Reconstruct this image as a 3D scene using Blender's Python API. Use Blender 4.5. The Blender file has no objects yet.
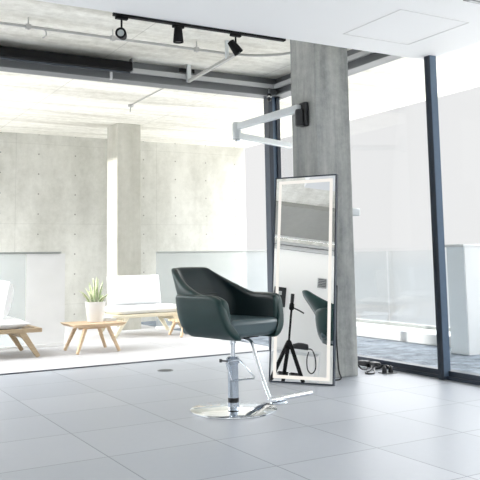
import bpy, bmesh, math, random
from mathutils import Vector, Matrix
random.seed(7)
scn = bpy.context.scene
COL = scn.collection
PI = math.pi

# ------------------------------------------------------------------ helpers
def link(o):
    COL.objects.link(o); return o

def tag(o, label=None, cat=None, group=None, kind=None):
    if label: o['label'] = label
    if cat: o['category'] = cat
    if group: o['group'] = group
    if kind: o['kind'] = kind
    return o

def thing(name, label, cat, loc=(0, 0, 0), rz=0.0, group=None):
    o = bpy.data.objects.new(name, None); link(o)
    o.location = loc; o.rotation_euler = (0, 0, rz); o.empty_display_size = .1
    return tag(o, label, cat, group)

def obj(name, bm, mat, parent=None, smooth=True, subsurf=0, bevel=0, label=None):
    me = bpy.data.meshes.new(name)
    bmesh.ops.recalc_face_normals(bm, faces=bm.faces[:])
    bm.to_mesh(me); bm.free()
    me.materials.append(mat)
    o = bpy.data.objects.new(name, me); link(o)
    if parent: o.parent = parent
    if bevel:
        m = o.modifiers.new('bevel', 'BEVEL'); m.width = bevel; m.segments = 3
        m.limit_method = 'ANGLE'; m.angle_limit = math.radians(40)
    if subsurf:
        m = o.modifiers.new('subsurf', 'SUBSURF'); m.levels = subsurf; m.render_levels = subsurf
    if smooth:
        for p in me.polygons: p.use_smooth = True
        if not subsurf:
            try:
                me.set_sharp_from_angle(angle=math.radians(38))
            except Exception:
                pass
    if label: o['label'] = label
    return o

def struct(name, bm, mat, **k):
    o = obj(name, bm, mat, **k)
    if not o.parent: o['kind'] = 'structure'
    return o

def BM(): return bmesh.new()

def box(bm, x0, x1, y0, y1, z0, z1):
    vs = [bm.verts.new((x, y, z)) for z in (z0, z1) for y in (y0, y1) for x in (x0, x1)]
    for f in ((0, 2, 3, 1), (4, 5, 7, 6), (0, 1, 5, 4), (2, 6, 7, 3), (0, 4, 6, 2), (1, 3, 7, 5)):
        bm.faces.new([vs[i] for i in f])
    return bm

def obox(bm, c, ax, ay, az):
    """oriented box: centre + three half vectors"""
    c, ax, ay, az = map(Vector, (c, ax, ay, az))
    vs = [bm.verts.new(c + ax * i + ay * j + az * k) for k in (-1, 1) for j in (-1, 1) for i in (-1, 1)]
    for f in ((0, 2, 3, 1), (4, 5, 7, 6), (0, 1, 5, 4), (2, 6, 7, 3), (0, 4, 6, 2), (1, 3, 7, 5)):
        bm.faces.new([vs[i] for i in f])
    return bm

def bar(bm, a, b, w, h, up=(0, 0, 1), w2=None, h2=None):
    """straight rectangular bar from a to b, optionally tapering"""
    a, b = Vector(a), Vector(b); d = (b - a).normalized()
    s = d.cross(Vector(up))
    if s.length < 1e-4: s = Vector((1, 0, 0))
    s.normalize(); t = s.cross(d).normalized()
    w2 = w if w2 is None else w2; h2 = h if h2 is None else h2
    r0 = [bm.verts.new(a + s * i * w / 2 + t * j * h / 2) for i, j in ((-1, -1), (1, -1), (1, 1), (-1, 1))]
    r1 = [bm.verts.new(b + s * i * w2 / 2 + t * j * h2 / 2) for i, j in ((-1, -1), (1, -1), (1, 1), (-1, 1))]
    for i in range(4): bm.faces.new((r0[i], r0[(i + 1) % 4], r1[(i + 1) % 4], r1[i]))
    bm.faces.new(r0[::-1]); bm.faces.new(r1)
    return bm

def smooth_path(pts, n=8):
    pts = [Vector(p) for p in pts]
    if len(pts) < 3: return pts
    out = []
    P = [pts[0] * 2 - pts[1]] + pts + [pts[-1] * 2 - pts[-2]]
    for i in range(1, len(P) - 2):
        p0, p1, p2, p3 = P[i - 1:i + 3]
        for k in range(n):
            t = k / n
            out.append(.5 * ((2 * p1) + (p2 - p0) * t + (2 * p0 - 5 * p1 + 4 * p2 - p3) * t * t + (3 * p1 - p0 - 3 * p2 + p3) * t ** 3))
    out.append(pts[-1])
    return out

def tube(bm, pts, r, seg=10, curve=False, closed=False):
    P = smooth_path(pts) if curve else [Vector(p) for p in pts]
    if not isinstance(r, (list, tuple)): r = [r] * len(P)
    elif len(r) != len(P): r = [r[0] + (r[-1] - r[0]) * i / (len(P) - 1) for i in range(len(P))]
    rings = []; nrm = None
    for i, p in enumerate(P):
        if closed: d = P[(i + 1) % len(P)] - P[i - 1]
        else: d = P[min(i + 1, len(P) - 1)] - P[max(i - 1, 0)]
        d.normalize()
        if nrm is None:
            nrm = d.orthogonal().normalized()
        else:
            nrm = nrm - d * nrm.dot(d)
            if nrm.length < 1e-5: nrm = d.orthogonal()
            nrm.normalize()
        b = d.cross(nrm)
        rings.append([bm.verts.new(p + (nrm * math.cos(2 * PI * k / seg) + b * math.sin(2 * PI * k / seg)) * r[i]) for k in range(seg)])
    m = len(rings)
    for i in range(m if closed else m - 1):
        A, B = rings[i], rings[(i + 1) % m]
        for k in range(seg): bm.faces.new((A[k], A[(k + 1) % seg], B[(k + 1) % seg], B[k]))
    if not closed:
        bm.faces.new(rings[0][::-1]); bm.faces.new(rings[-1])
    return bm

def lathe(bm, prof, seg=40, c=(0, 0, 0), axis=None, capped=True):
    """revolve (r,z) profile round z (or round `axis`) through c"""
    c = Vector(c)
    Q = Matrix.Identity(3)
    if axis is not None: Q = Vector((0, 0, 1)).rotation_difference(Vector(axis)).to_matrix()
    rings = [[bm.verts.new(c + Q @ Vector((r * math.cos(2 * PI * k / seg), r * math.sin(2 * PI * k / seg), z))) for k in range(seg)] for r, z in prof]
    for A, B in zip(rings, rings[1:]):
        for k in range(seg): bm.faces.new((A[k], A[(k + 1) % seg], B[(k + 1) % seg], B[k]))
    if capped:
        bm.faces.new(rings[0][::-1]); bm.faces.new(rings[-1])
    return bm

def cushion(bm, sx, sy, sz, c=(0, 0, 0), M=None, n=14, puff=.5, p=4.0):
    """soft rectangular cushion: superellipsoid-like pillow with a seam"""
    M = M or Matrix.Identity(3); c = Vector(c)
    grid = {}
    for side in (1, -1):
        for i in range(n + 1):
            for j in range(n + 1):
                u, v = i / n * 2 - 1, j / n * 2 - 1
                edge = (i in (0, n)) or (j in (0, n))
                if edge and side < 0: grid[side, i, j] = grid[1, i, j]; continue
                h = (max(0, 1 - abs(u) ** p) * max(0, 1 - abs(v) ** p)) ** puff
                uu = u * (1 - .05 * (1 - abs(v)) * 0); 
                grid[side, i, j] = bm.verts.new(c + M @ Vector((uu * sx / 2, v * sy / 2, side * h * sz / 2)))
        for i in range(n):
            for j in range(n):
                q = [grid[side, i, j], grid[side, i + 1, j], grid[side, i + 1, j + 1], grid[side, i, j + 1]]
                bm.faces.new(q if side > 0 else q[::-1])
    return bm

# ------------------------------------------------------------------ materials
class NT:
    def __init__(s, name):
        s.m = bpy.data.materials.new(name); s.m.use_nodes = True
        s.t = s.m.node_tree; s.t.nodes.clear()
        s.out = s.t.nodes.new('ShaderNodeOutputMaterial')
    def n(s, typ, **k):
        nd = s.t.nodes.new(typ)
        for a, v in k.items():
            if a.startswith('i_'):
                nd.inputs[a[2:].replace('_', ' ')].default_value = v
            else: setattr(nd, a, v)
        return nd
    def l(s, a, b): s.t.links.new(a, b)
    def math(s, op, a, b=None, c=None):
        nd = s.n('ShaderNodeMath', operation=op)
        for i, v in enumerate((a, b, c)):
            if v is None: continue
            if isinstance(v, (int, float)): nd.inputs[i].default_value = v
            else: s.l(v, nd.inputs[i])
        return nd.outputs[0]
    def mix(s, fac, a, b):
        nd = s.n('ShaderNodeMix', data_type='RGBA')
        for sock, v in ((nd.inputs[0], fac), (nd.inputs[6], a), (nd.inputs[7], b)):
            if isinstance(v, (int, float)): sock.default_value = v
            elif isinstance(v, tuple): sock.default_value = (*v, 1) if len(v) == 3 else v
            else: s.l(v, sock)
        return nd.outputs[2]
    def noise(s, vec, scale, detail=4, rough=.55):
        nd = s.n('ShaderNodeTexNoise'); nd.inputs['Scale'].default_value = scale
        nd.inputs['Detail'].default_value = detail; nd.inputs['Roughness'].default_value = rough
        s.l(vec, nd.inputs['Vector']); return nd.outputs['Fac']
    def ramp(s, fac, lo, hi):
        nd = s.n('ShaderNodeMapRange'); nd.clamp = True
        s.l(fac, nd.inputs[0]); nd.inputs[1].default_value = lo; nd.inputs[2].default_value = hi
        return nd.outputs[0]
    def pos(s, scale=(1, 1, 1)):
        tc = s.n('ShaderNodeTexCoord'); mp = s.n('ShaderNodeMapping'); mp.inputs['Scale'].default_value = scale
        s.l(tc.outputs['Object'], mp.inputs[0]); return mp.outputs[0]
    def bsdf(s, col, rough=.5, metal=0, spec=.5, bump=None, bstr=.2, bdist=.01, coat=0):
        b = s.n('ShaderNodeBsdfPrincipled')
        for k, v in (('Base Color', col), ('Roughness', rough), ('Metallic', metal), ('Specular IOR Level', spec), ('Coat Weight', coat)):
            if isinstance(v, tuple): b.inputs[k].default_value = (*v, 1)
            elif isinstance(v, (int, float)): b.inputs[k].default_value = v
            else: s.l(v, b.inputs[k])
        if bump is not None:
            bp = s.n('ShaderNodeBump'); bp.inputs['Strength'].default_value = bstr; bp.inputs['Distance'].default_value = bdist
            s.l(bump, bp.inputs['Height']); s.l(bp.outputs[0], b.inputs['Normal'])
        return b.outputs[0]
    def done(s, sh):
        s.l(sh, s.out.inputs[0]); return s.m

def plain(name, col, rough=.5, metal=0, spec=.5, var=.06, scale=30, bump=.0, coat=0):
    t = NT(name); p = t.pos(); f = t.noise(p, scale)
    c = t.mix(f, tuple(v * (1 - var) for v in col), tuple(min(1, v * (1 + var)) for v in col))
    return t.done(t.bsdf(c, rough, metal, spec, bump=f if bump else None, bstr=bump, coat=coat))

def concrete(name, base, dark, scale=1.6, streak=(1, 1, 1), contrast=(.3, .75), holes=None, boards=None, seams=None, rough=.85):
    t = NT(name); p = t.pos(streak); q = t.pos()
    f1 = t.noise(p, scale, 6, .62); f2 = t.noise(q, scale * 9, 5, .7); f3 = t.noise(q, 90, 2)
    f = t.math('ADD', t.math('MULTIPLY', f1, .62), t.math('MULTIPLY', f2, .3))
    f = t.math('ADD', f, t.math('MULTIPLY', f3, .08))
    c = t.mix(t.ramp(f, *contrast), dark, base)
    sp = t.n('ShaderNodeSeparateXYZ'); t.l(q, sp.inputs[0])
    ax = dict(x=sp.outputs[0], y=sp.outputs[1], z=sp.outputs[2])
    if holes:
        a, b, pa, pb, oa, ob, r = holes
        da = t.math('SUBTRACT', t.math('PINGPONG', t.math('SUBTRACT', ax[a], oa), pa / 2), 0)
        db = t.math('SUBTRACT', t.math('PINGPONG', t.math('SUBTRACT', ax[b], ob), pb / 2), 0)
        d = t.math('SQRT', t.math('ADD', t.math('MULTIPLY', da, da), t.math('MULTIPLY', db, db)))
        m = t.math('LESS_THAN', d, r)
        c = t.mix(m, c, tuple(v * .6 for v in dark))
    for a, pitch, off, w, amt in (seams or []):
        d = t.math('PINGPONG', t.math('SUBTRACT', ax[a], off), pitch / 2)
        m = t.math('MULTIPLY', t.math('LESS_THAN', d, w), amt)
        c = t.mix(m, c, tuple(v * .6 for v in dark))
    return t.done(t.bsdf(c, rough, spec=.25, bump=f, bstr=.25, bdist=.01))

def wood(name, a, b, scale=(1.5, 14, 14)):
    t = NT(name); p = t.pos(scale); f = t.noise(p, 3, 6, .6); g = t.noise(t.pos((3, 60, 60)), 4, 3)
    c = t.mix(t.ramp(f, .3, .7), a, b); c = t.mix(t.math('MULTIPLY', g, .3), c, tuple(v * .6 for v in a))
    return t.done(t.bsdf(c, .55, spec=.3, bump=f, bstr=.1, bdist=.004))

def make_tile():
    t = NT('pale_blue_grey_tile'); q = t.pos()
    sp = t.n('ShaderNodeSeparateXYZ'); t.l(q, sp.inputs[0])
    dx = t.math('PINGPONG', t.math('SUBTRACT', sp.outputs[0], 1.475 - .652 * 20), .326)
    dy = t.math('PINGPONG', t.math('SUBTRACT', sp.outputs[1], 2.700 - .652 * 20), .326)
    g = t.math('LESS_THAN', t.math('MINIMUM', dx, dy), .0038)
    # each tile its own slight tone
    ix = t.math('FLOOR', t.math('DIVIDE', t.math('SUBTRACT', sp.outputs[0], 1.475), .652))
    iy = t.math('FLOOR', t.math('DIVIDE', t.math('SUBTRACT', sp.outputs[1], 2.700), .652))
    cv = t.n('ShaderNodeCombineXYZ'); t.l(ix, cv.inputs[0]); t.l(iy, cv.inputs[1])
    wn = t.n('ShaderNodeTexWhiteNoise', noise_dimensions='2D'); t.l(cv.outputs[0], wn.inputs['Vector'])
    f = t.noise(q, 2.2, 6, .65); f2 = t.noise(q, 22, 4, .7)
    m = t.math('ADD', t.math('MULTIPLY', f, .55), t.math('ADD', t.math('MULTIPLY', f2, .2), t.math('MULTIPLY', wn.outputs['Value'], .25)))
    c = t.mix(t.ramp(m, .25, .75), TILE_A, TILE_B)
    c = t.mix(g, c, (.17, .185, .21))
    r = t.math('ADD', .30, t.math('MULTIPLY', f, .16))
    h = t.math('SUBTRACT', 1, g)
    return t.done(t.bsdf(c, r, spec=.34, bump=h, bstr=.35, bdist=.003))

def glass_mat(name, tint=(.97, .985, .985), refl=.05, haze=0.0, hazecol=(.9, .93, .94)):
    t = NT(name)
    tr = t.n('ShaderNodeBsdfTransparent'); tr.inputs[0].default_value = (*tint, 1)
    gl = t.n('ShaderNodeBsdfGlossy'); gl.inputs['Roughness'].default_value = .02
    fr = t.n('ShaderNodeFresnel'); fr.inputs[0].default_value = 1.33
    mx = t.n('ShaderNodeMixShader'); t.l(t.math('MULTIPLY', fr.outputs[0], refl * 20), mx.inputs[0])
    t.l(tr.outputs[0], mx.inputs[1]); t.l(gl.outputs[0], mx.inputs[2])
    sh = mx.outputs[0]
    if haze:
        df = t.n('ShaderNodeBsdfDiffuse'); df.inputs[0].default_value = (*hazecol, 1)
        tl = t.n('ShaderNodeBsdfTranslucent'); tl.inputs[0].default_value = (*hazecol, 1)
        a = t.n('ShaderNodeMixShader'); a.inputs[0].default_value = .5
        t.l(df.outputs[0], a.inputs[1]); t.l(tl.outputs[0], a.inputs[2])
        nz = t.noise(t.pos(), 1.3, 3)
        b = t.n('ShaderNodeMixShader'); t.l(t.math('MULTIPLY', t.math('ADD', t.math('MULTIPLY', nz, .4), .8), haze), b.inputs[0])
        t.l(sh, b.inputs[1]); t.l(a.outputs[0], b.inputs[2]); sh = b.outputs[0]
    return t.done(sh)

def emit(name, col, s):
    t = NT(name); e = t.n('ShaderNodeEmission'); e.inputs[0].default_value = (*col, 1); e.inputs[1].default_value = s
    return t.done(e.outputs[0])

TILE_A, TILE_B = (.305, .328, .366), (.375, .396, .43)
M = {}
M['tile'] = make_tile()
M['terrace_tile'] = concrete('terrace_paving', (.54, .54, .55), (.48, .48, .49), 1.2, contrast=(.3, .7), seams=[('x', 1.2, .3, .006, .35), ('y', 1.2, .25, .006, .35)])
M['slab'] = concrete('board_marked_slab_concrete', (.92, .91, .85), (.54, .525, .46), 1.1, (.3, 2.6, 1), (.36, .60), seams=[('x', 1.9, .75, .006, .4), ('y', 1.25, .3, .006, .25)])
M['slab_dark'] = concrete('beam_concrete', (.42, .42, .39), (.33, .33, .31), 1.2, (.5, 2, 1), (.3, .7))
M['wall_conc'] = concrete('tie_hole_wall_concrete', (.66, .66, .62), (.45, .45, .41), .9, (1.6, 1, .55), (.36, .62), holes=('x', 'z', .62, .33, .25, .16, .013), seams=[('z', 1.32, .33, .005, .2), ('x', 2.48, .5, .005, .25)])
M['pillar'] = concrete('pillar_concrete', (.58, .575, .525), (.40, .395, .345), 1.2, (3, 3, .5), (.32, .68))
M['column'] = concrete('streaked_column_concrete', (.49, .495, .48), (.25, .265, .26), 1.5, (5, 5, .42), (.38, .64))
M['white_paint'] = plain('white_plaster', (.86, .865, .87), .7, spec=.3, var=.01, scale=3)
M['white_wall'] = plain('white_wall_paint', (.90, .90, .89), .75, spec=.2, var=.01, scale=2)
M['hatch'] = plain('grey_joint', (.70, .70, .70), .8, var=.02)
M['steel'] = plain('grey_steel_beam', (.20, .21, .22), .5, .3, var=.08, scale=8)
M['steel_light'] = plain('light_steel_flange', (.50, .51, .52), .45, .3, var=.06, scale=8)
M['galv'] = plain('galvanised_pipe', (.48, .48, .47), .45, .5, var=.1, scale=40)
M['alu'] = plain('pale_aluminium', (.66, .70, .72), .35, .35, var=.03)
M['white_metal'] = plain('white_powder_coat', (.82, .83, .83), .45, var=.02)
M['black_frame'] = plain('dark_blue_black_aluminium', (.022, .032, .05), .38, .0, var=.1, coat=.2)
M['post_side'] = plain('blue_grey_anodised_post', (.10, .145, .21), .35, .4, var=.1)
M['black'] = plain('black_plastic', (.012, .013, .016), .42, var=.1)
M['black_matte'] = plain('matte_black_metal', (.008, .008, .009), .6, spec=.15, var=.1)
M['grey_pad'] = plain('pale_grey_squares', (.42, .45, .44), .6)
M['chrome'] = plain('chrome', (.80, .83, .86), .07, 1, var=.01)
M['chrome_soft'] = plain('brushed_chrome', (.68, .72, .77), .2, 1, var=.04)
M['pump'] = plain('satin_steel_pump', (.42, .47, .53), .26, .85, var=.05)
M['glass'] = glass_mat('clear_glazing', (.992, .996, .998), .008)
M['glass_hazy'] = glass_mat('hazy_balustrade_glass', (.93, .955, .96), .03, .36, (.70, .72, .73))
M['glass_glare'] = glass_mat('painted_glare_balustrade_glass', (.95, .96, .96), .03, .74, (.80, .80, .80))  # sunlit reflection on this panel is put into its white colour
M['glass_blue'] = glass_mat('blue_tint_balustrade_glass', (.975, .985, .99), .012)
M['wood'] = wood('pale_ash_wood', (.62, .45, .29), (.72, .56, .39))
M['wood_grey'] = wood('weathered_ash_wood', (.40, .30, .19), (.52, .41, .28))
M['wood_pale'] = wood('bleached_ash_wood', (.72, .66, .50), (.80, .74, .60))
M['fabric'] = plain('white_canvas', (.84, .85, .86), .9, spec=.1, var=.02, scale=140, bump=.15)
M['pot'] = plain('white_glazed_pot', (.86, .86, .85), .35, var=.01)
M['soil'] = plain('dark_soil', (.05, .045, .035), .95, var=.4, scale=120, bump=.5)
M['led'] = emit('warm_white_led', (1.0, .965, .90), .98)
M['gravel'] = concrete('dark_blue_grey_gravel', (.24, .275, .315), (.065, .085, .11), 6, contrast=(.40, .62))
M['curb'] = plain('pale_render', (.56, .58, .59), .8, var=.06, scale=6)
M['block'] = plain('grey_render', (.64, .69, .72), .85, var=.05, scale=5)
M['rail'] = plain('grey_handrail', (.36, .38, .37), .4, .5)
M['socket'] = plain('dark_floor_box', (.05, .055, .06), .5)
M['cable_grey'] = plain('grey_cable', (.40, .44, .46), .5)

M['fill_bar_glow'] = emit('added_fill_diffuser', (1, .99, .97), 9.0)  # glow of the added bar that lights the far wall

def mirror_mat():
    t = NT('silvered_mirror'); g = t.n('ShaderNodeBsdfGlossy'); g.inputs['Roughness'].default_value = 0
    g.inputs[0].default_value = (.96, .965, .96, 1); return t.done(g.outputs[0])
M['mirror'] = mirror_mat()

def leather(name, a, b, rough, spec):
    t = NT(name); p = t.pos()
    f = t.noise(p, 3.5, 3); v = t.n('ShaderNodeTexVoronoi'); v.inputs['Scale'].default_value = 170; t.l(p, v.inputs['Vector'])
    c = t.mix(f, a, b)
    h = t.math('ADD', t.math('MULTIPLY', v.outputs['Distance'], .35), t.math('MULTIPLY', t.noise(p, 9, 3), .9))
    r = t.math('ADD', rough, t.math('MULTIPLY', f, .14))
    return t.done(t.bsdf(c, r, spec=spec, bump=h, bstr=.12, bdist=.006))
M['leather'] = leather('dark_green_leather', (.010, .034, .033), (.016, .047, .045), .34, .30)
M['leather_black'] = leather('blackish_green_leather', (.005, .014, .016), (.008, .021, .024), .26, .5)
M['leather_seat_lit'] = leather('light_lifted_seat_leather', (.036, .068, .078), (.052, .09, .102), .28, .7)  # base colour raised to carry the daylight on the seat

def leaf_mat():
    t = NT('variegated_leaf'); q = t.pos((6, 6, 30)); f = t.noise(q, 5, 3)
    c = t.mix(t.ramp(f, .35, .65), (.22, .33, .15), (.52, .60, .34))
    return t.done(t.bsdf(c, .45, spec=.4))
def leaf_edge():
    return plain('pale_leaf_margin', (.80, .82, .62), .5, var=.08)
M['leaf'] = leaf_mat(); M['leaf_pale'] = leaf_edge()

# ------------------------------------------------------------------ camera
CX = Vector((.86602628, -.49965797, -.01721637)); CD = Vector((.04121411, .10566633, -.99354691)); CF = Vector((.49825282, .85972818, .11210771))
cam = bpy.data.cameras.new('camera'); co = bpy.data.objects.new('camera', cam); link(co)
R = Matrix((CX, -CD, -CF)).transposed()
co.matrix_world = Matrix.Translation((0, 0, 1.05)) @ R.to_4x4()
cam.sensor_width = 36; cam.lens = 757.62 / 480 * 36
cam.shift_x = 0; cam.shift_y = (171.76 - 240) / 480
cam.clip_start = .02; cam.clip_end = 500
scn.camera = co

# ------------------------------------------------------------------ setting
GX = 4.74            # glass wall plane
TH = 7.375           # threshold line between room and terrace
SZ = 2.78            # white soffit
CZ = 3.13            # concrete slab
WL, WR = -3.75, -3.2 # end wall (x), rear glazing (y)

struct('floor', box(BM(), WL, GX + .06, WR - .1, TH - .03, -.2, 0), M['tile'], smooth=False)
struct('floor_terrace', box(BM(), -6, GX + .1, TH + .05, 12.4, -.2, -.004), M['terrace_tile'], smooth=False)
b = BM(); box(b, -3.7, GX, TH - .03, TH - .008, -.05, .004); box(b, -3.7, GX, TH + .024, TH + .05, -.05, .004); box(b, -3.7, GX, TH - .008, TH + .024, -.05, -.014)
struct('door_sliding_track', b, M['black_frame'], smooth=False)
# slab over room and terrace
struct('ceiling', box(BM(), WL - .2, 7.3, WR - .4, 7.42, CZ, CZ + .3), M['slab'], smooth=False)
struct('ceiling_terrace', box(BM(), 1.35, 7.3, 7.42, 12.75, CZ, CZ + .3), M['slab'], smooth=False)
# white dropped soffit with its edge
struct('ceiling_soffit', box(BM(), .55, GX + .06, WR, 4.92, SZ, SZ + .3), M['white_paint'], smooth=False, bevel=.004)
# access panel outline in the soffit: raised thin frame, lies against the soffit
b = BM()
x0, x1, y0, y1, w = 3.62, 4.30, 3.93, 4.60, .007
for a in ((x0, x1, y1 - w, y1), (x0, x0 + w, y0, y1), (x1 - w, x1, y0, y1), (x0, x1, y0, y0 + w)):
    box(b, a[0], a[1], a[2], a[3], SZ - .003, SZ + .01)
struct('trim_access_panel', b, M['hatch'], smooth=False)
b = BM(); box(b, 3.86, 4.60, 3.30, 3.575, SZ - .012, SZ + .01)
t = thing('ceiling_vent', 'dark grey ceiling vent cut off at the top right corner', 'vent', (4.23, 3.44, SZ))
for v in b.verts: v.co -= Vector((4.23, 3.44, SZ))
obj('vent_plate', b, M['steel'], t, smooth=False, bevel=.003)
b = BM()
for k in range(6): box(b, -.34, .34, -.115 + k * .042, -.095 + k * .042, -.018, -.010)
obj('vent_slat', b, M['steel_light'], t, smooth=False)
# mirrored end of the room
struct('wall_left', box(BM(), WL - .2, WL, WR, 7.3, 0, CZ), M['white_wall'], smooth=False)
struct('ceiling_beam', box(BM(), -3.0, -1.25, WR, 7.1, CZ - .07, CZ + .02), M['slab_dark'], smooth=False)
b = BM(); box(b, WL, WL + .05, WR, 7.3, CZ - .13, CZ - .07); box(b, WL, WL + .09, WR, 7.3, CZ - .05, CZ)
wl = thing('added_fill_bar', 'slim light bar added to brighten the far white wall, its lip seen in the mirror', 'added light', (-3.2, 1.2, CZ))  # added light source, lifts the otherwise dark far wall
obj('housing', box(BM(), -.05, .05, 0, 5.2, -.035, 0), M['white_metal'], wl, smooth=False, bevel=.003)
obj('front_lip', box(BM(), .05, .06, 0, 5.2, -.07, 0), M['white_metal'], wl, smooth=False)
obj('diffuser', box(BM(), -.045, .045, .02, 5.18, -.045, -.034), M['fill_bar_glow'], wl, smooth=False)
struct('trim_cornice', b, M['steel_light'], smooth=False)
# rear glazing behind the viewer: frame and panes
fr = struct('window_rear', box(BM(), WL, GX, WR - .08, WR, 0, .08), M['black_frame'], smooth=False)
b = BM()
for i in range(6):
    x = WL + (GX - WL) * i / 5
    box(b, x - .03, x + .03, WR - .08, WR, .08, SZ)
obj('window_frame', b, M['black_frame'], fr, smooth=False)
obj('glass_pane', box(BM(), WL, GX, WR - .05, WR - .04, .08, SZ), M['glass'], fr, smooth=False)
# right-hand glass wall
win = struct('window_right', BM() if False else box(BM(), GX, GX + .12, WR, TH + .06, -.02, .028), M['black_frame'], smooth=False)
b = BM(); box(b, GX + .012, GX + .10, WR, TH + .02, .028, .072)
obj('sill_frame', b, M['black_frame'], win, smooth=False)
obj('glass_pane', box(BM(), GX + .05, GX + .062, WR, TH - .06, .06, 2.93), M['glass'], win, smooth=False)
for y in (4.80, 2.2, -.4):
    p = obj('window_post', box(BM(), GX - .04, GX + .036, y - .03, y + .035, .0, CZ - .2), M['black_frame'], win, smooth=False, bevel=.004)
    obj('post_face', box(BM(), GX - .038, GX + .034, y - .0345, y - .0295, .03, CZ - .22), M['post_side'], p, smooth=False)
    obj('post_cap', box(BM(), GX - .043, GX - .035, y + .006, y + .034, .03, CZ - .22), M['black_frame'], p, smooth=False)
# corner post at the sliding door
p = struct('window_corner_post', box(BM(), 4.645, 4.70, TH - .05, TH + .06, 0, 2.92), M['black_frame'], smooth=False, bevel=.004)
obj('post_face', box(BM(), 4.70, 4.755, TH - .03, TH + .04, 0, 2.92), M['post_side'], p, smooth=False)
obj('post_edge', box(BM(), 4.755, 4.80, TH - .05, TH + .06, 0, 2.92), M['black_frame'], p, smooth=False)
# steel header over the sliding door and along the glass wall (I-section)
b = BM()
for z0, z1, ya, yb in ((2.905, 2.925, -.09, .09), (2.925, 3.02, -.05, .02), (3.02, 3.045, -.09, .09), (3.045, CZ, -.02, .05)):
    box(b, -3.7, GX + .08, TH + ya, TH + yb, z0, z1)
h = struct('trim_door_header', b, M['steel'], smooth=False)
obj('header_flange', box(BM(), -3.7, GX - .05, TH - .12, TH - .09, 2.985, 3.035), M['steel_light'], h, smooth=False)
b = BM()
for z0, z1, xa, xb in ((2.905, 2.925, -.03, .13), (2.925, 3.02, .02, .11), (3.02, 3.045, -.03, .13), (3.045, CZ, .03, .08)):
    box(b, GX + xa, GX + xb, WR, TH + .09, z0, z1)
h = struct('trim_window_header', b, M['steel'], smooth=False)
obj('header_flange', box(BM(), GX - .06, GX - .03, 4.95, TH - .1, 2.985, 3.035), M['steel_light'], h, smooth=False)
# column with chamfered edges
struct('concrete_column', box(BM(), 3.907, 4.285, 5.38, 5.77, 0, CZ), M['column'], smooth=False, bevel=.012)
# terrace end wall and pillar
struct('wall_terrace', box(BM(), 1.35, 7.3, 12.4, 12.7, -.2, CZ), M['wall_conc'], smooth=False)
struct('concrete_pillar', box(BM(), 4.13, 4.52, 10.86, 11.3, -.05, CZ), M['pillar'], smooth=False, bevel=.01)
# roof beyond the glass
g = struct('gravel_bed', box(BM(), GX + .12, 7.3, -3, 12.4, -.25, -.03), M['gravel'], smooth=False)
tag(g, kind='structure')
struct('roof_curb', box(BM(), 6.55, 7.3, -3, 12.4, -.03, .10), M['curb'], smooth=False, bevel=.01)

# ------------------------------------------------------------------ styling chair
ANG = math.radians(-77)
ch = thing('styling_chair', 'dark green leather styling armchair on a round chrome base', 'chair', (2.640, 4.700, 0), ANG)

def u_path(w, xb, xf, r, n=10, na=9):
    """U in plan: right arm front -> round the back -> left arm front; returns (x,y,nx,ny)"""
    out = []
    for i in range(na): out.append((xf + (xb + r - xf) * i / na, -w, 0, -1))
    for i in range(n + 1):
        a = -PI / 2 - (PI / 2) * i / n
        out.append((xb + r + r * math.cos(a), -w + r + r * math.sin(a), math.cos(a), math.sin(a)))
    m = 6
    for i in range(1, m): out.append((xb, (-w + r) + (2 * w - 2 * r) * i / m, -1, 0))
    for i in range(n + 1):
        a = PI - (PI / 2) * i / n
        out.append((xb + r + r * math.cos(a), w - r + r * math.sin(a), math.cos(a), math.sin(a)))
    for i in range(1, na + 1): out.append((xb + r + (xf - xb - r) * i / na, w, 0, 1))
    return out

def sstep(a, b, x):
    t = max(0, min(1, (x - a) / (b - a))); return t * t * (3 - 2 * t)

def shell(path, z0, ztop, th, taper, shear, lean, zref=None):
    """padded shell: closed cross-section swept along the U path"""
    bm = BM(); rings = []
    n = len(path)
    for i, (x, y, nx, ny) in enumerate(path):
        zt = ztop(x, y)
        tt = th
        sec = []
        K = 7
        for k in range(K): sec.append((0, k / (K - 1)))        # outer, bottom -> top
        sec += [(-.18, 1.028), (-.5, 1.04), (-.82, 1.028)]
        for k in range(K): sec.append((-1, 1 - k / (K - 1)))    # inner, top -> bottom
        sec += [(-.75, -.02), (-.25, -.02)]
        ring = []
        for d, v in sec:
            z = z0 + (zt - z0) * v if 0 <= v <= 1 else (zt + (v - 1) * .45 if v > 1 else z0 + v * .5)
            vv = (z - z0) / ((zref or zt) - z0)
            off = d * tt - taper * (1 - min(1, vv)) ** 1.6 - .045 * (1 - min(1, vv)) ** 7
            fx = sstep(-.05, path[0][0], x)
            xx = x + nx * off + shear * (1 - min(1, vv)) * fx - lean * max(0, (z - .73) / (.968 - .73)) ** 1.15 * sstep(.05, -.25, x)
            ring.append(bm.verts.new((xx, y + ny * off, z)))
        rings.append(ring)
    def cap(ring, dx, sgn):
        c = sum((v.co for v in ring), Vector()) / len(ring)
        r2 = [bm.verts.new(c + (v.co - c) * .86 + Vector((dx, 0, 0))) for v in ring]
        for k in range(len(ring)):
            q = (ring[k], ring[(k + 1) % len(ring)], r2[(k + 1) % len(ring)], r2[k]); bm.faces.new(q)
        bm.faces.new(r2)
    for A, B in zip(rings, rings[1:]):
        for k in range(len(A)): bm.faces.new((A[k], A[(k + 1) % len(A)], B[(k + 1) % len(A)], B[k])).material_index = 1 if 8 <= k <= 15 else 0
    cap(rings[0], .012, 1); cap(rings[-1], .012, -1)
    return bm

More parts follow.
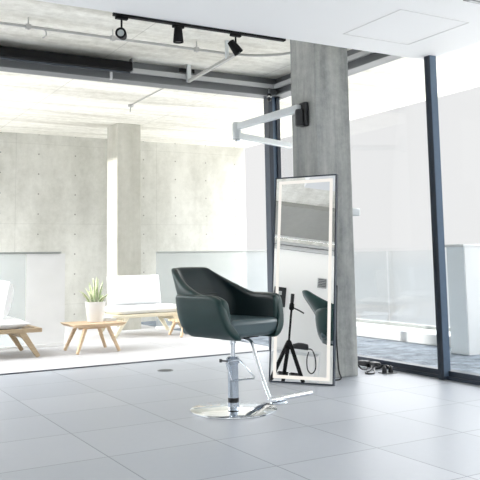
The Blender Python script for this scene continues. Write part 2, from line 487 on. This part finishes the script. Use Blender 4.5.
ARM_Z, BACK_Z = .783, .968
SY = -.02
arm_path = u_path(.305, -.34, .205, .17)
b = shell(arm_path, .512, lambda x, y: ARM_Z - (.026 * sstep(.13, .215, x) if y < 0 else .012 * sstep(.17, .215, x)), .062, .05, .075, .0)
for v in b.verts: v.co.y += SY
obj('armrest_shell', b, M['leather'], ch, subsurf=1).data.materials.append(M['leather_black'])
bk_path = u_path(.283, -.322, .19, .17)
def back_top(x, y): return ARM_Z - .003 - (.026 if y < 0 else .012) * sstep(.13, .19, x) + (BACK_Z - ARM_Z + .003) * (1 - (1 - max(0, min(1, (.02 - x) / .30)) ** 1.9) ** 1.25)
b = shell(bk_path, .55, back_top, .062, .02, .05, .165, BACK_Z)
for v in b.verts: v.co.y = v.co.y * (1 - .22 * sstep(.77, .97, v.co.z)); v.co.z -= .20 * v.co.y ** 2 * sstep(.80, .96, v.co.z); v.co.y += SY
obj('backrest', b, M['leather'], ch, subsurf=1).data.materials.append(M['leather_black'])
obj('seat_cushion', box(BM(), -.27, .262, -.225 + SY, .225 + SY, .518, .632), M['leather_seat_lit'], ch, bevel=.03)
obj('seat_underside', box(BM(), -.13, .15, -.12, .12, .498, .53), M['black_matte'], ch, bevel=.01)
# swivel plate, piston, pump, base
obj('swivel_plate', lathe(BM(), [(.085, .482), (.095, .486), (.095, .496), (.085, .502)], 32), M['chrome_soft'], ch)
obj('piston', lathe(BM(), [(.0165, .34), (.0165, .45), (.024, .455), (.024, .486)], 24), M['chrome'], ch)
pu = obj('pump_column', lathe(BM(), [(.043, .014), (.041, .03), (.037, .05), (.037, .315), (.046, .32), (.046, .352), (.036, .362), (.02, .366)], 36), M['pump'], ch)
obj('pump_band', lathe(BM(), [(.0376, .055), (.0385, .057), (.0385, .085), (.0376, .087)], 36), M['black'], pu)
obj('base_plate', lathe(BM(), [(.298, 0), (.301, .003), (.300, .010), (.292, .0145), (.10, .021), (.052, .026), (.03, .026)], 72), M['chrome'], ch)
# pump pedal: triangular loop of chrome wire with a knob on the other side (built towards local +y/+x)
def cl(px, py):  # helper for directions in the chair frame from screen right / toward viewer
    w = CX.xy.normalized() * px - CF.xy.normalized() * py
    c, s = math.cos(-ANG), math.sin(-ANG)
    return Vector((w.x * c - w.y * s, w.x * s + w.y * c, 0))
def P(px, py, z): v = cl(px, py); return (v.x, v.y, z)
obj('pump_lever', tube(BM(), [P(-.01, .045, .338), P(.045, .05, .345), P(.055, .05, .337), P(.148, .06, .232), P(.145, .062, .222), P(.0, .05, .207), P(-.012, .05, .213), P(-.045, .048, .325)], .0062, 8, closed=True), M['chrome_soft'], ch)
obj('release_knob', tube(BM(), [P(-.03, .02, .335), P(-.072, .03, .339), P(-.078, .03, .340), P(-.092, .033, .341)], [.006, .006, .0125, .0125], 10), M['black'], ch)
# footrest: one bent tube and a cross bar
ft = obj('footrest', tube(BM(), [(.08, -.02, .494), (.19, -.035, .494), (.25, -.05, .472), (.295, -.065, .40), (.40, -.10, .25), (.478, -.128, .165), (.50, -.13, .152), (.51, -.118, .148)], .0135, 12, curve=True), M['chrome'], ch)
obj('foot_bar', tube(BM(), [(.505, -.145, .148), (.512, -.12, .149), (.522, .0, .15), (.53, .215, .151)], .0155, 12), M['chrome'], ft)
b = BM(); lathe(b, [(.02, -.006), (.060, -.005), (.064, 0), (.06, .005), (.02, .006)], 28)
for v in b.verts: v.co = Vector((v.co.x * .8 + .512, v.co.y + -.075, v.co.z + .128))
obj('foot_plate', b, M['chrome_soft'], ft)

# ------------------------------------------------------------------ leaning mirror
YAW, LEAN = -1.0, .131
mu = Vector((math.cos(YAW), math.sin(YAW), 0))
mt = thing('standing_mirror', 'tall mirror with thin black frame and glowing white border leaning on the concrete column', 'mirror', (3.623, 5.3135, 0))
mn = Vector((mu.y, -mu.x, 0)); mup = Vector((0, 0, 1)) * math.cos(LEAN) - mn * math.sin(LEAN); mN = mn * math.cos(LEAN) + Vector((0, 0, 1)) * math.sin(LEAN)
MW, MH = .580, 1.764
def mbox(bm, u0, u1, h0, h1, d0, d1):
    c = mu * (u0 + u1) / 2 + mup * (h0 + h1) / 2 + mN * (d0 + d1) / 2
    return obox(bm, c, mu * (u1 - u0) / 2, mup * (h1 - h0) / 2, mN * (d1 - d0) / 2)
Z0 = .004
b = BM(); f = .011; w2 = MW / 2
mbox(b, -w2, -w2 + f, Z0, MH, -.035, .004); mbox(b, w2 - f, w2, Z0, MH, -.035, .004)
mbox(b, -w2 + f, w2 - f, MH - f, MH, -.035, .004); mbox(b, -w2 + f, w2 - f, Z0, Z0 + f, -.035, .004)
obj('mirror_frame', b, M['black_frame'], mt, smooth=False)
obj('back_panel', mbox(BM(), -w2 + f, w2 - f, Z0 + f, MH - f, -.032, -.006), M['black_matte'], mt, smooth=False)
obj('mirror_glass', mbox(BM(), -w2 + f, w2 - f, Z0 + f, MH - f, -.006, 0), M['mirror'], mt, smooth=False)
b = BM(); i0, i1 = .036, .064
a0, a1 = w2 - i0, w2 - i1
mbox(b, -a0, -a1, i0, MH - i0, 0, .0012); mbox(b, a1, a0, i0, MH - i0, 0, .0012)
mbox(b, -a1, a1, MH - i1, MH - i0, 0, .0012); mbox(b, -a1, a1, i0, i1, 0, .0012)
obj('light_strip', b, M['led'], mt, smooth=False, label='glowing warm white border strip')

# ------------------------------------------------------------------ folding wall arm on the column
wa = thing('folding_wall_mount', 'pale aluminium folding arm on black bracket high on the column', 'wall mount', (3.907, 5.53, 2.34))
b = BM(); box(b, -.052, 0, -.05, .05, -.135, .09)
obj('wall_bracket', b, M['black'], wa, bevel=.018)
obj('pivot', lathe(BM(), [(.036, -.13), (.04, -.12), (.04, .0), (.034, .02)], 20, (-.075, 0, .0)), M['black'], wa)
E1 = Vector((3.715, 6.46, 2.34)) - wa.location
E2 = Vector((4.60, 6.83, 2.255)) - wa.location
obj('upper_arm', bar(BM(), (-.075, .0, .03), E1 + Vector((0, 0, .0)), .055, .075, w2=.05, h2=.068), M['alu'], wa, bevel=.012)
jt = obj('elbow_joint', lathe(BM(), [(.03, -.125), (.042, -.12), (.045, -.03), (.045, .03), (.036, .045)], 20, E1), M['alu'], wa)
obj('joint_ring', tube(BM(), [E1 + Vector((.035 * math.cos(k * PI / 6), .035 * math.sin(k * PI / 6), -.13)) for k in range(12)], .011, 8, closed=True), M['chrome'], jt)
obj('lower_arm', bar(BM(), E1 + Vector((0, 0, -.085)), E2, .05, .062), M['alu'], wa, bevel=.01)
o = tag(obj('wall_fitting', box(BM(), 4.287, 4.40, 5.42, 5.50, 1.405, 1.475), M['alu'], bevel=.012), 'small pale grey fitting sticking out from the right side of the column', 'fitting')

# ------------------------------------------------------------------ ceiling track, spots, pipe, rails
TY = 4.95
tr = thing('lighting_track', 'thin black lighting track along the edge of the white ceiling', 'lighting track', (1.85, TY, SZ))
obj('track_rail', box(BM(), 0, 1.45, -.028, .012, -.014, .010), M['black_matte'], tr, smooth=False, bevel=.002)
for x in (.02, .52, 1.0): obj('track_clip', box(BM(), x, x + .05, -.03, -.014, .0, .02), M['black_matte'], tr, smooth=False)
def spot(x, drop, d, lens, label):
    s = thing('track_spotlight', label, 'spotlight', (x, TY, SZ - .014), 0, 'black spotlights on the ceiling track')
    obj('adapter', box(BM(), -.045, .045, -.016, .016, -.018, 0), M['black_matte'], s, smooth=False, bevel=.003)
    obj('stem', tube(BM(), [(0, 0, -.015), (0, 0, -drop)], .007, 10), M['black_matte'], s)
    d = Vector(d).normalized(); c = Vector((0, 0, -drop)) - d * .02
    h = obj('lamp_head', lathe(BM(), [(.014, -.055), (.028, -.05), (.034, .0), (.039, .062), (.036, .063), (.030, .054), (.004, .052)], 24, c, d), M['black_matte'], s)
    obj('lens', lathe(BM(), [(.024, .0555), (.024, .057)], 24, c, d), M[lens], h)
spot(1.915, .125, (-.50, -.86, -.05), 'grey_pad', 'black spotlight facing the viewer like a ring, leftmost on the track')
spot(2.36, .085, (.02, .02, -1), 'black', 'black cylinder spotlight pointing straight down, middle of the track')
spot(2.85, .115, (.42, -.15, -.62), 'grey_pad', 'black spotlight tilted sideways toward the column, rightmost on the track')

pp = thing('ceiling_pipe', 'thin grey pipe hung below the concrete ceiling', 'pipe', (1.38, 6.37, 3.05))
obj('pipe_run', tube(BM(), [(-2.5, 0, 0), (1.45, 0, -.0), (2.3, -.02, 0), (2.62, -.16, .0), (2.75, -.32, .0), (2.83, -.50, 0)], .013, 10, curve=True), M['galv'], pp)
for x in (.235, 1.0, 1.85):
    hb = obj('pipe_hanger', tube(BM(), [(x, 0, -.03), (x, 0, .08)], .006, 8), M['galv'], pp)
    obj('hanger_clamp', box(BM(), x - .022, x + .022, -.018, .018, -.022, .020), M['galv'], hb, smooth=False, bevel=.004)
b = BM(); tube(b, [(.35, 0, 0), (.385, 0, -.02), (.39, 0, -.06), (.36, 0, -.085)], .006, 8, curve=True)
obj('pipe_hook', b, M['galv'], pp)

rl = thing('ceiling_rail', 'pale aluminium rail running from the header toward the viewer', 'rail', (3.56, 7.2, 2.95))
obj('rail_bar', bar(BM(), (0.0, .02, 0), (-.085, -1.15, 0), .034, .03), M['galv'], rl, smooth=False, bevel=.004)
obj('rail_hanger', box(BM(), -.02, .025, .0, .03, -.01, .18), M['alu'], rl, smooth=False, bevel=.003)
obj('rail_hanger', box(BM(), -.095, -.065, -1.0, -.97, .0, .18), M['alu'], rl, smooth=False, bevel=.003)
obj('rail_clip', box(BM(), -.10, .08, .03, .055, .1, .14), M['black_matte'], rl, smooth=False)

bs = thing('shade_cassette', 'long black roller shade box in front of the steel header', 'blind', (2.89, 7.19, 2.99))
obj('cassette', box(BM(), -5.2, 0, -.05, .05, -.012, .082), M['black_matte'], bs, bevel=.016)
obj('bottom_bar', box(BM(), -5.2, -.03, -.045, -.03, -.045, -.03), M['black_frame'], bs, smooth=False)
b = BM(); box(b, -.30, -.285, .0, .012, -.035, -.008)
obj('shade_bracket', box(BM(), -.006, .008, -.03, .045, -.01, .125), M['steel'], bs, smooth=False)
o = tag(obj('header_bracket', box(BM(), 2.69, 2.712, 7.262, 7.292, 2.895, 3.0), M['white_metal'], bevel=.003), 'small white bracket on the steel header below the black shade box', 'bracket')
# small hanging sensor on the header corner
sn = thing('door_sensor', 'small dark sensor hanging under the header corner beside the column', 'sensor', (4.62, 7.27, 2.985))
obj('sensor_stem', tube(BM(), [(0, 0, 0), (0, 0, -.08)], .012, 10), M['steel'], sn)
obj('sensor_head', lathe(BM(), [(.012, -.15), (.024, -.14), (.026, -.08), (.014, -.06)], 18), M['black'], sn)
obj('sensor_ring', lathe(BM(), [(.026, -.105), (.028, -.103), (.028, -.09), (.026, -.088)], 18), M['chrome'], sn)
# terrace ceiling light and its conduit
tl = thing('terrace_ceiling_fixture', 'tiny grey fixture with thin conduit under the terrace ceiling', 'ceiling fixture', (3.80, 9.48, CZ))
obj('conduit', tube(BM(), [(0, 0, -.008), (-.03, -1.1, -.008), (-.02, -1.9, -.008)], .007, 8), M['galv'], tl)
obj('junction_box', lathe(BM(), [(.035, -.03), (.04, -.025), (.04, 0)], 18), M['galv'], tl)
obj('drop_rod', tube(BM(), [(0, 0, -.02), (-.01, 0, -.10)], .006, 8), M['rail'], tl)

# ------------------------------------------------------------------ balustrades
def balustrade(label, x0, x1, y, panels, rail, mats, z0=.02, zt=1.135):
    t = thing('glass_balustrade', label, 'balustrade', (x0, y, 0))
    for (a, c), m in zip(panels, mats):
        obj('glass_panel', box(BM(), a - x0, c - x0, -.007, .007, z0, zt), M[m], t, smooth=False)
    obj('handrail', box(BM(), rail[0] - x0, rail[1] - x0, -.02, .02, zt, zt + .024), M['rail'], t, smooth=False, bevel=.004)
    obj('base_channel', box(BM(), x0 - x0, x1 - x0, -.03, .03, -.02, .03), M['white_metal'], t, smooth=False)
    return t
balustrade('glass balustrade behind the left wooden lounger, its right panel painted with white glare', .2, 2.89, 9.42, [(.2, 2.40), (2.41, 2.89)], (.2, 2.84), ['glass_hazy', 'glass_glare'])
balustrade('glass balustrade with grey handrail behind the styling chair', 4.72, 7.2, 10.75, [(4.72, 6.24), (6.25, 7.2)], (4.72, 7.2), ['glass_hazy', 'glass_hazy'])
t = thing('glass_balustrade', 'faint blue glass balustrade on the roof edge beyond the window', 'balustrade', (7.0, 5.2, .1))
for k in range(4):
    obj('glass_panel', box(BM(), -.007, .007, -4 + k * 2.3, -1.73 + k * 2.3, 0, 1.0), M['glass_blue'], t, smooth=False)
obj('base_channel', box(BM(), -.03, .03, -4, 5.2, 0, .04), M['rail'], t, smooth=False)
bl = thing('rendered_block', 'pale grey rendered block on the gravel outside the right window', 'block', (6.2, 5.92, -.03))
obj('block_body', box(BM(), 0, .33, 0, .25, 0, 1.15), M['block'], bl, smooth=False, bevel=.006)
obj('block_coping', box(BM(), -.012, .342, -.012, .262, 1.15, 1.18), M['curb'], bl, smooth=False, bevel=.004)
obj('block_panel', box(BM(), .01, .33, -.006, .0, .0, 1.15), M['curb'], bl, smooth=False)

# ------------------------------------------------------------------ terrace furniture
def lounger(label, loc, rz, wmat, length=1.7, width=.72, seat=.31):
    t = thing('wooden_lounger', label, 'lounger', loc, rz)
    b = BM(); w = width / 2
    box(b, -length, .0, -w, -w + .05, seat - .045, seat); box(b, -length, .0, w - .05, w, seat - .045, seat)
    box(b, -.06, .0, -w + .05, w - .05, seat - .045, seat); box(b, -length, -length + .06, -w + .05, w - .05, seat - .045, seat)
    obj('seat_frame', b, M[wmat], t, bevel=.008)
    b = BM()
    for i in range(11):
        x = -length + .12 + i * (length - .24) / 10
        box(b, x - .035, x + .035, -w + .05, w - .05, seat - .02, seat - .002)
    obj('slat', b, M[wmat], t, smooth=False)
    for sx in (0, 1):
        for sy in (-1, 1):
            x = -.16 if sx else -length + .16; dx = .12 if sx else -.12
            obj('leg', bar(BM(), (x - dx * .6, sy * (w - .03), seat - .02), (x + dx, sy * (w - .0), 0), .045, .07, (1, 0, 0), .035, .045), M[wmat], t, bevel=.006)
    for sx in (0, 1):
        x = -.20 if sx else -length + .2
        obj('cross_rail', box(BM(), x - .02, x + .02, -w + .05, w - .05, seat - .10, seat - .045), M[wmat], t, smooth=False)
    return t
L1 = Vector((2.36, 8.86, 0))
lounger('weathered wooden lounger with splayed legs, cut off at the left edge', L1, 0, 'wood_grey')
o = obj('lounger_mattress', cushion(BM(), 1.6, .68, .105, puff=.16, p=12), M['fabric'])
o.location = L1 + Vector((-.92, 0, .364)); tag(o, 'flat white mattress on the weathered wooden lounger at the left edge', 'mattress')
mr = Matrix.Rotation(math.radians(-80), 3, 'Y')
o = obj('throw_pillow', cushion(BM(), .42, .46, .2, M=mr, puff=.5, p=3), M['fabric'])
o.location = L1 + Vector((-.385, -.05, .622)); tag(o, 'white square pillow standing on the mattress at the left edge', 'pillow')

L2 = Vector((4.80, 10.1, 0))
t = lounger('bleached wooden lounger behind the low table and styling chair', L2, 0, 'wood_pale', 1.15, .62, .30)
b = BM(); bar(b, (-.99, -.27, .30), (-1.10, -.27, .74), .04, .05, (0, 1, 0)); bar(b, (-.99, .27, .30), (-1.10, .27, .74), .04, .05, (0, 1, 0))
o = obj('lounger_seat_cushion', cushion(BM(), 1.08, .58, .10, puff=.22, p=8), M['fabric'])
o.location = L2 + Vector((-.56, 0, .352)); tag(o, 'flat white seat cushion on the bleached wooden lounger', 'cushion')
mr = Matrix.Rotation(math.radians(78), 3, 'X')
o = obj('lounger_back_cushion', cushion(BM(), .80, .42, .16, M=mr, puff=.22, p=8), M['fabric'])
o.location = L2 + Vector((-.62, .20, .612)); tag(o, 'large white upright back cushion on the bleached wooden lounger', 'cushion')
# stool end of the lounge set: darker wooden slats to the right
t = thing('wooden_footstool', 'low wooden slatted footstool half hidden behind the styling chair', 'footstool', (4.72, 9.55, 0))
b = BM()
for i in range(4): box(b, -.26, .26, -.20 + i * .11, -.12 + i * .11, .19, .215)
obj('stool_top', b, M['wood'], t, smooth=False, bevel=.004)
for sx in (-1, 1):
    for sy in (-1, 1):
        obj('leg', bar(BM(), (sx * .17, sy * .15, .20), (sx * .25, sy * .19, 0), .04, .05, (0, 1, 0), .03, .035), M['wood'], t, bevel=.004)

TT = Vector((2.985, 8.66, 0))
t = thing('coffee_table', 'low pale wood table with splayed legs carrying the potted plant', 'table', TT)
b = BM(); box(b, -.31, .33, -.27, .25, .288, .325)
for v in b.verts:
    if v.co.z < .3: v.co.x *= .86; v.co.y *= .90
obj('table_top', b, M['wood'], t, bevel=.006)
for sx in (-1, 1):
    for sy in (-1, 1):
        obj('leg', bar(BM(), (sx * .13, sy * .17, .29), (sx * .25, sy * .235, 0), .035, .06, (0, 1, 0), .03, .038), M['wood'], t, bevel=.005)
obj('cross_rail', box(BM(), -.16, .16, -.015, .015, .25, .29), M['wood'], t, smooth=False)

pl = thing('potted_plant', 'spiky variegated plant in a white pot on the low wooden table', 'plant', TT + Vector((.065, .07, .325)))
obj('pot', lathe(BM(), [(.088, 0), (.093, .004), (.122, .226), (.124, .232), (.118, .234), (.114, .226), (.106, .195), (.01, .19)], 40), M['pot'], pl)
obj('soil', lathe(BM(), [(.106, .18), (.107, .198), (.05, .206), (.005, .208)], 24), M['soil'], pl)
for i in range(26):
    ring = 0 if i < 7 else (1 if i < 16 else 2)
    a = i * 2.39996; r0 = (.02, .05, .08)[ring] * random.uniform(.8, 1.1)
    h = (random.uniform(.29, .35), random.uniform(.22, .31), random.uniform(.15, .22))[ring]; out = (.02, .07, .135)[ring] * random.uniform(.7, 1.2)
    d = Vector((math.cos(a), math.sin(a), 0)); s = Vector((-d.y, d.x, 0)) ; tw = random.uniform(-.6, .6)
    s = (s * math.cos(tw) + d * math.sin(tw))
    b = BM(); be = BM(); prev = None; N = 8; rows = []
    for k in range(N + 1):
        u = k / N
        c = d * (r0 + out * u ** 1.6) + Vector((0, 0, .19 + h * u - .02 * u * u * ring))
        w = .021 * (math.sin(PI * min(1, .25 + u * .75)) ** .7 if u < 1 else 0) + .0008
        nn = (Vector((0, 0, 1)).cross(s)).normalized()
        rows.append([c - s * w + nn * w * .4, c - s * w * .66 + nn * w * .1, c - nn * .003, c + s * w * .66 + nn * w * .1, c + s * w + nn * w * .4])
    th = .0025
    def strip(bm, j0, j1):
        V = [[bm.verts.new(r[j]) for j in range(j0, j1 + 1)] for r in rows]
        W = [[bm.verts.new(r[j] + (d * th)) for j in range(j0, j1 + 1)] for r in rows]
        m = j1 - j0
        for k in range(N):
            for j in range(m):
                bm.faces.new((V[k][j], V[k][j + 1], V[k + 1][j + 1], V[k + 1][j])); bm.faces.new((W[k][j], W[k + 1][j], W[k + 1][j + 1], W[k][j + 1]))
            bm.faces.new((V[k][0], V[k + 1][0], W[k + 1][0], W[k][0])); bm.faces.new((V[k][m], W[k][m], W[k + 1][m], V[k + 1][m]))
    strip(b, 1, 3); strip(be, 0, 1); strip(be, 3, 4)
    lf = obj('leaf', b, M['leaf'], pl); obj('leaf_margin', be, M['leaf_pale'], lf)
o = thing('tray', 'small white tray on the low wooden table right of the pot', 'tray', TT + Vector((.245, .10, .325)))
b = BM(); box(b, -.065, .065, -.08, .08, 0, .008); box(b, -.065, -.058, -.08, .08, .008, .03); box(b, .058, .065, -.08, .08, .008, .03); box(b, -.058, .058, -.08, -.073, .008, .03); box(b, -.058, .058, .073, .08, .008, .03)
obj('tray_body', b, M['pot'], o, smooth=False)

# ------------------------------------------------------------------ cables and power
o = tag(obj('mirror_cable', tube(BM(), [(3.895, 5.14, .80), (3.935, 5.20, .70), (3.95, 5.24, .40), (3.985, 5.27, .10), (4.0, 5.26, .02), (3.93, 5.27, .008), (3.80, 5.30, .008)], .0065, 8, curve=True), M['black']), 'black cable drooping from the mirror edge down the column to the floor', 'cable')
o = tag(obj('power_cable', tube(BM(), [(4.295, 5.50, .30), (4.33, 5.52, .17), (4.42, 5.60, .07), (4.52, 5.65, .03), (4.60, 5.66, .012)], .007, 8, curve=True), M['cable_grey']), 'grey cable sloping from the column to the adapters on the floor', 'cable')
o = tag(obj('power_cable', tube(BM(), [(4.295, 5.46, .25), (4.33, 5.48, .13), (4.42, 5.52, .04), (4.52, 5.58, .012), (4.58, 5.62, .012)], .008, 8, curve=True), M['black']), 'black cable sloping from the column to the adapters on the floor', 'cable')
o = tag(obj('extension_cable', tube(BM(), [(4.62, 5.60, .03), (4.54, 5.53, .008), (4.42, 5.45, .008), (4.40, 5.38, .008), (4.46, 5.38, .008), (4.55, 5.48, .03), (4.62, 5.46, .05), (4.62, 5.38, .055), (4.60, 5.355, .05)], .008, 8, curve=True), M['black']), 'black cable looping from the adapters to the two plugs on the floor', 'cable')
for (x, y, a, lab) in ((4.655, 5.76, .3, 'black power adapter by the window sill, the one nearer the column'), (4.675, 5.62, -.2, 'black power adapter by the window sill, the one nearer the floor plugs')):
    t = thing('power_adapter', lab, 'adapter', (x, y, 0), a, 'black power adapters beside the window sill')
    obj('adapter_case', box(BM(), -.035, .035, -.05, .05, 0, .06), M['black'], t, bevel=.01)
    obj('adapter_plug', tube(BM(), [(0, -.05, .03), (0, -.072, .03)], [.014, .009], 10), M['black'], t)
t = thing('floor_socket', 'dark square floor socket with two black plugs near the glass wall', 'socket', (4.585, 5.345, 0))
obj('socket_plate', box(BM(), -.06, .06, -.06, .06, 0, .006), M['socket'], t, bevel=.002)
t2 = thing('floor_box', 'small dark floor box lid left of the chair base near the threshold', 'floor box', (3.03, 6.70, 0))
obj('lid', lathe(BM(), [(.062, 0), (.064, .003), (.055, .006), (.01, .006)], 28), M['socket'], t2)
obj('lid_ring', lathe(BM(), [(.075, 0), (.075, .003), (.064, .004)], 28, capped=False), M['steel'], t2)
for s in (-1, 1):
    obj('plug', lathe(BM(), [(.02, .006), (.022, .01), (.018, .05), (.011, .062), (.004, .066)], 16, (s * .026, s * -.012, 0)), M['black'], t)

# ------------------------------------------------------------------ what the mirror shows: the left part of the room
def tripod(loc):
    t = thing('camera_tripod', 'black tripod whose spread legs show in the mirror', 'tripod', loc)
    hz, top = .735, 1.31
    obj('centre_column', tube(BM(), [(0, 0, hz - .12), (0, 0, top - .12)], .014, 12), M['black_matte'], t)
    obj('leg_hub', lathe(BM(), [(.03, hz - .06), (.045, hz - .04), (.045, hz + .01), (.025, hz + .05)], 20), M['black_matte'], t)
    for k in range(3):
        a = math.radians(60 + 120 * k); d = Vector((math.cos(a), math.sin(a), 0))
        lg = obj('leg', tube(BM(), [d * .03 + Vector((0, 0, hz - .01)), d * .23 + Vector((0, 0, .28))], .026, 10), M['black_matte'], t)
        obj('lower_leg', tube(BM(), [d * .22 + Vector((0, 0, .29)), d * .36 + Vector((0, 0, .012))], .013, 10), M['black_matte'], lg)
        obj('foot', lathe(BM(), [(.014, 0), (.018, .006), (.016, .03)], 12, d * .362), M['black'], lg)
    hd = obj('tripod_head', lathe(BM(), [(.022, top - .14), (.034, top - .12), (.030, top - .06), (.022, top - .05)], 18), M['black_matte'], t)
    obj('clamp', box(BM(), -.02, .02, -.022, .022, top - .05, top + .07), M['black'], hd, bevel=.006)
    obj('pan_handle', tube(BM(), [(0, 0, top - .10), (.03, -.10, top - .14), (.04, -.16, top - .17)], .009, 10), M['black'], hd)
tripod((.35, 4.93, 0))
t = thing('salon_trolley', 'white salon trolley behind the tripod, seen in the mirror', 'trolley', (-.95, 4.62, 0))
for z in (.16, .42, .80):
    b = BM(); box(b, -.17, .17, -.33, .33, z - .012, z)
    sh = obj('shelf', b, M['white_metal'], t, smooth=False, bevel=.004)
    b = BM(); box(b, -.17, -.162, -.33, .33, z, z + .03); box(b, .162, .17, -.33, .33, z, z + .03)
    obj('shelf_rim', b, M['white_metal'], sh, smooth=False)
for sx in (-1, 1):
    for sy in (-1, 1):
        pz = obj('trolley_post', tube(BM(), [(sx * .16, sy * .32, .06), (sx * .16, sy * .32, .80)], .012, 10), M['white_metal'], t)
        obj('castor', lathe(BM(), [(.012, -.012), (.03, -.01), (.03, .01), (.012, .012)], 16, (sx * .16, sy * .32, .03), (0, 1, 0)), M['black'], pz)
for y, lab in ((.20, 'black box on the lower trolley shelf beside the tripod leg, seen in the mirror'), (.03, 'black box on the lower trolley shelf between the tripod legs, seen in the mirror')):
    t = thing('storage_box', lab, 'box', (-.95, 4.58 + y, .42), 0, 'black boxes on the trolley')
    obj('box_body', box(BM(), -.08, .08, -.065, .065, 0, .075), M['black'], t, bevel=.008)
    obj('box_lid', box(BM(), -.084, .084, -.069, .069, .075, .09), M['black_matte'], t, bevel=.004)
t = thing('hair_dryer', 'black hair dryer with looped cord on top of the trolley, seen in the mirror', 'hair dryer', (-.86, 4.56, .80), 0)
obj('dryer_body', lathe(BM(), [(.04, -.10), (.055, -.09), (.065, -.02), (.062, .05), (.042, .10), (.038, .12)], 22, (0, 0, .068), (0, 1, -.0)), M['black'], t)
obj('dryer_handle', bar(BM(), (.0, -.03, .06), (-.10, -.06, .022), .035, .035, w2=.028, h2=.03), M['black'], t, bevel=.01)
obj('power_cord', tube(BM(), [(-.0, -.10, .06), (.06, -.15, .04), (.13, -.19, -.08), (.14, -.20, -.22), (.14, -.15, -.29), (.14, -.09, -.24), (.14, -.07, -.1), (.13, -.09, .0)], .009, 8, curve=True), M['black'], t)
t = thing('wall_panel', 'black wall panel with pale squares on the far white wall, seen in the mirror', 'wall panel', (WL, 4.53, 2.10))
obj('panel_plate', box(BM(), 0, .03, -.11, .11, -.18, .18), M['black'], t, bevel=.005)
for z in (-.09, .07): obj('pale_square', box(BM(), .03, .036, -.03, .06, z - .035, z + .035), M['grey_pad'], t, smooth=False)
t = thing('wall_vent', 'small grey square vent high on the far white wall, seen in the mirror', 'vent', (WL, 3.76, 2.45))
b = BM(); box(b, 0, .02, -.085, -.07, -.09, .09); box(b, 0, .02, .07, .085, -.09, .09); box(b, 0, .02, -.07, .07, .075, .09); box(b, 0, .02, -.07, .07, -.09, -.075)
obj('vent_frame', b, M['steel_light'], t, smooth=False)
b = BM()
for k in range(5): box(b, .002, .016, -.07, .07, -.066 + k * .03, -.048 + k * .03)
obj('vent_slat', b, M['steel'], t, smooth=False)

# ------------------------------------------------------------------ light
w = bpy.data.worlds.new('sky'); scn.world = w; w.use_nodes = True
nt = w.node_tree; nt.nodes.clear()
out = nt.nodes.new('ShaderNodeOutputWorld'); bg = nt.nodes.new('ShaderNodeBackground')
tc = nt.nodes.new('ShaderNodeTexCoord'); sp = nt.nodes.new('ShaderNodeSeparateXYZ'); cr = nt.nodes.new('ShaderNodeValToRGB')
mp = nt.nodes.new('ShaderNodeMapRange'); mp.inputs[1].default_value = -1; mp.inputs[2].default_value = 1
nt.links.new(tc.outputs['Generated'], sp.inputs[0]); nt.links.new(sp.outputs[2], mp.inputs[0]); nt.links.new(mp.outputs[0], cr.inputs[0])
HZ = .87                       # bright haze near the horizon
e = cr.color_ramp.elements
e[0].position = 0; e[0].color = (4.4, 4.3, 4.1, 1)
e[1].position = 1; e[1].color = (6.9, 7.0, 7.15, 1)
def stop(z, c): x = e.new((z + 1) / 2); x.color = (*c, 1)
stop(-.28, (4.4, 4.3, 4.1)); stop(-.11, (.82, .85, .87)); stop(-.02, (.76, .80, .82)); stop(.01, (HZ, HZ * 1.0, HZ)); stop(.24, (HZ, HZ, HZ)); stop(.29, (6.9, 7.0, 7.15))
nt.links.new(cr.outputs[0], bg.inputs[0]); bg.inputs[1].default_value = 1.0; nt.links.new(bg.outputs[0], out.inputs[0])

sd = bpy.data.lights.new('sun', 'SUN'); sd.energy = 4.2; sd.angle = math.radians(1.5); sd.color = (1, .96, .9)
so_ = bpy.data.objects.new('sun', sd); link(so_)
el = math.radians(11); az = Vector((1, -.04, 0)).normalized()
dvec = Vector((az.x * math.cos(el), az.y * math.cos(el), -math.sin(el)))
so_.rotation_euler = dvec.to_track_quat('-Z', 'Y').to_euler(); so_.location = (-6, 8, 4)

scn.view_settings.view_transform = 'Standard'; scn.view_settings.look = 'None'
scn.view_settings.gamma = 1; scn.view_settings.use_curve_mapping = False
scn.view_settings.exposure = 0
scn.cycles.max_bounces = 12; scn.cycles.diffuse_bounces = 8; scn.cycles.transparent_max_bounces = 16
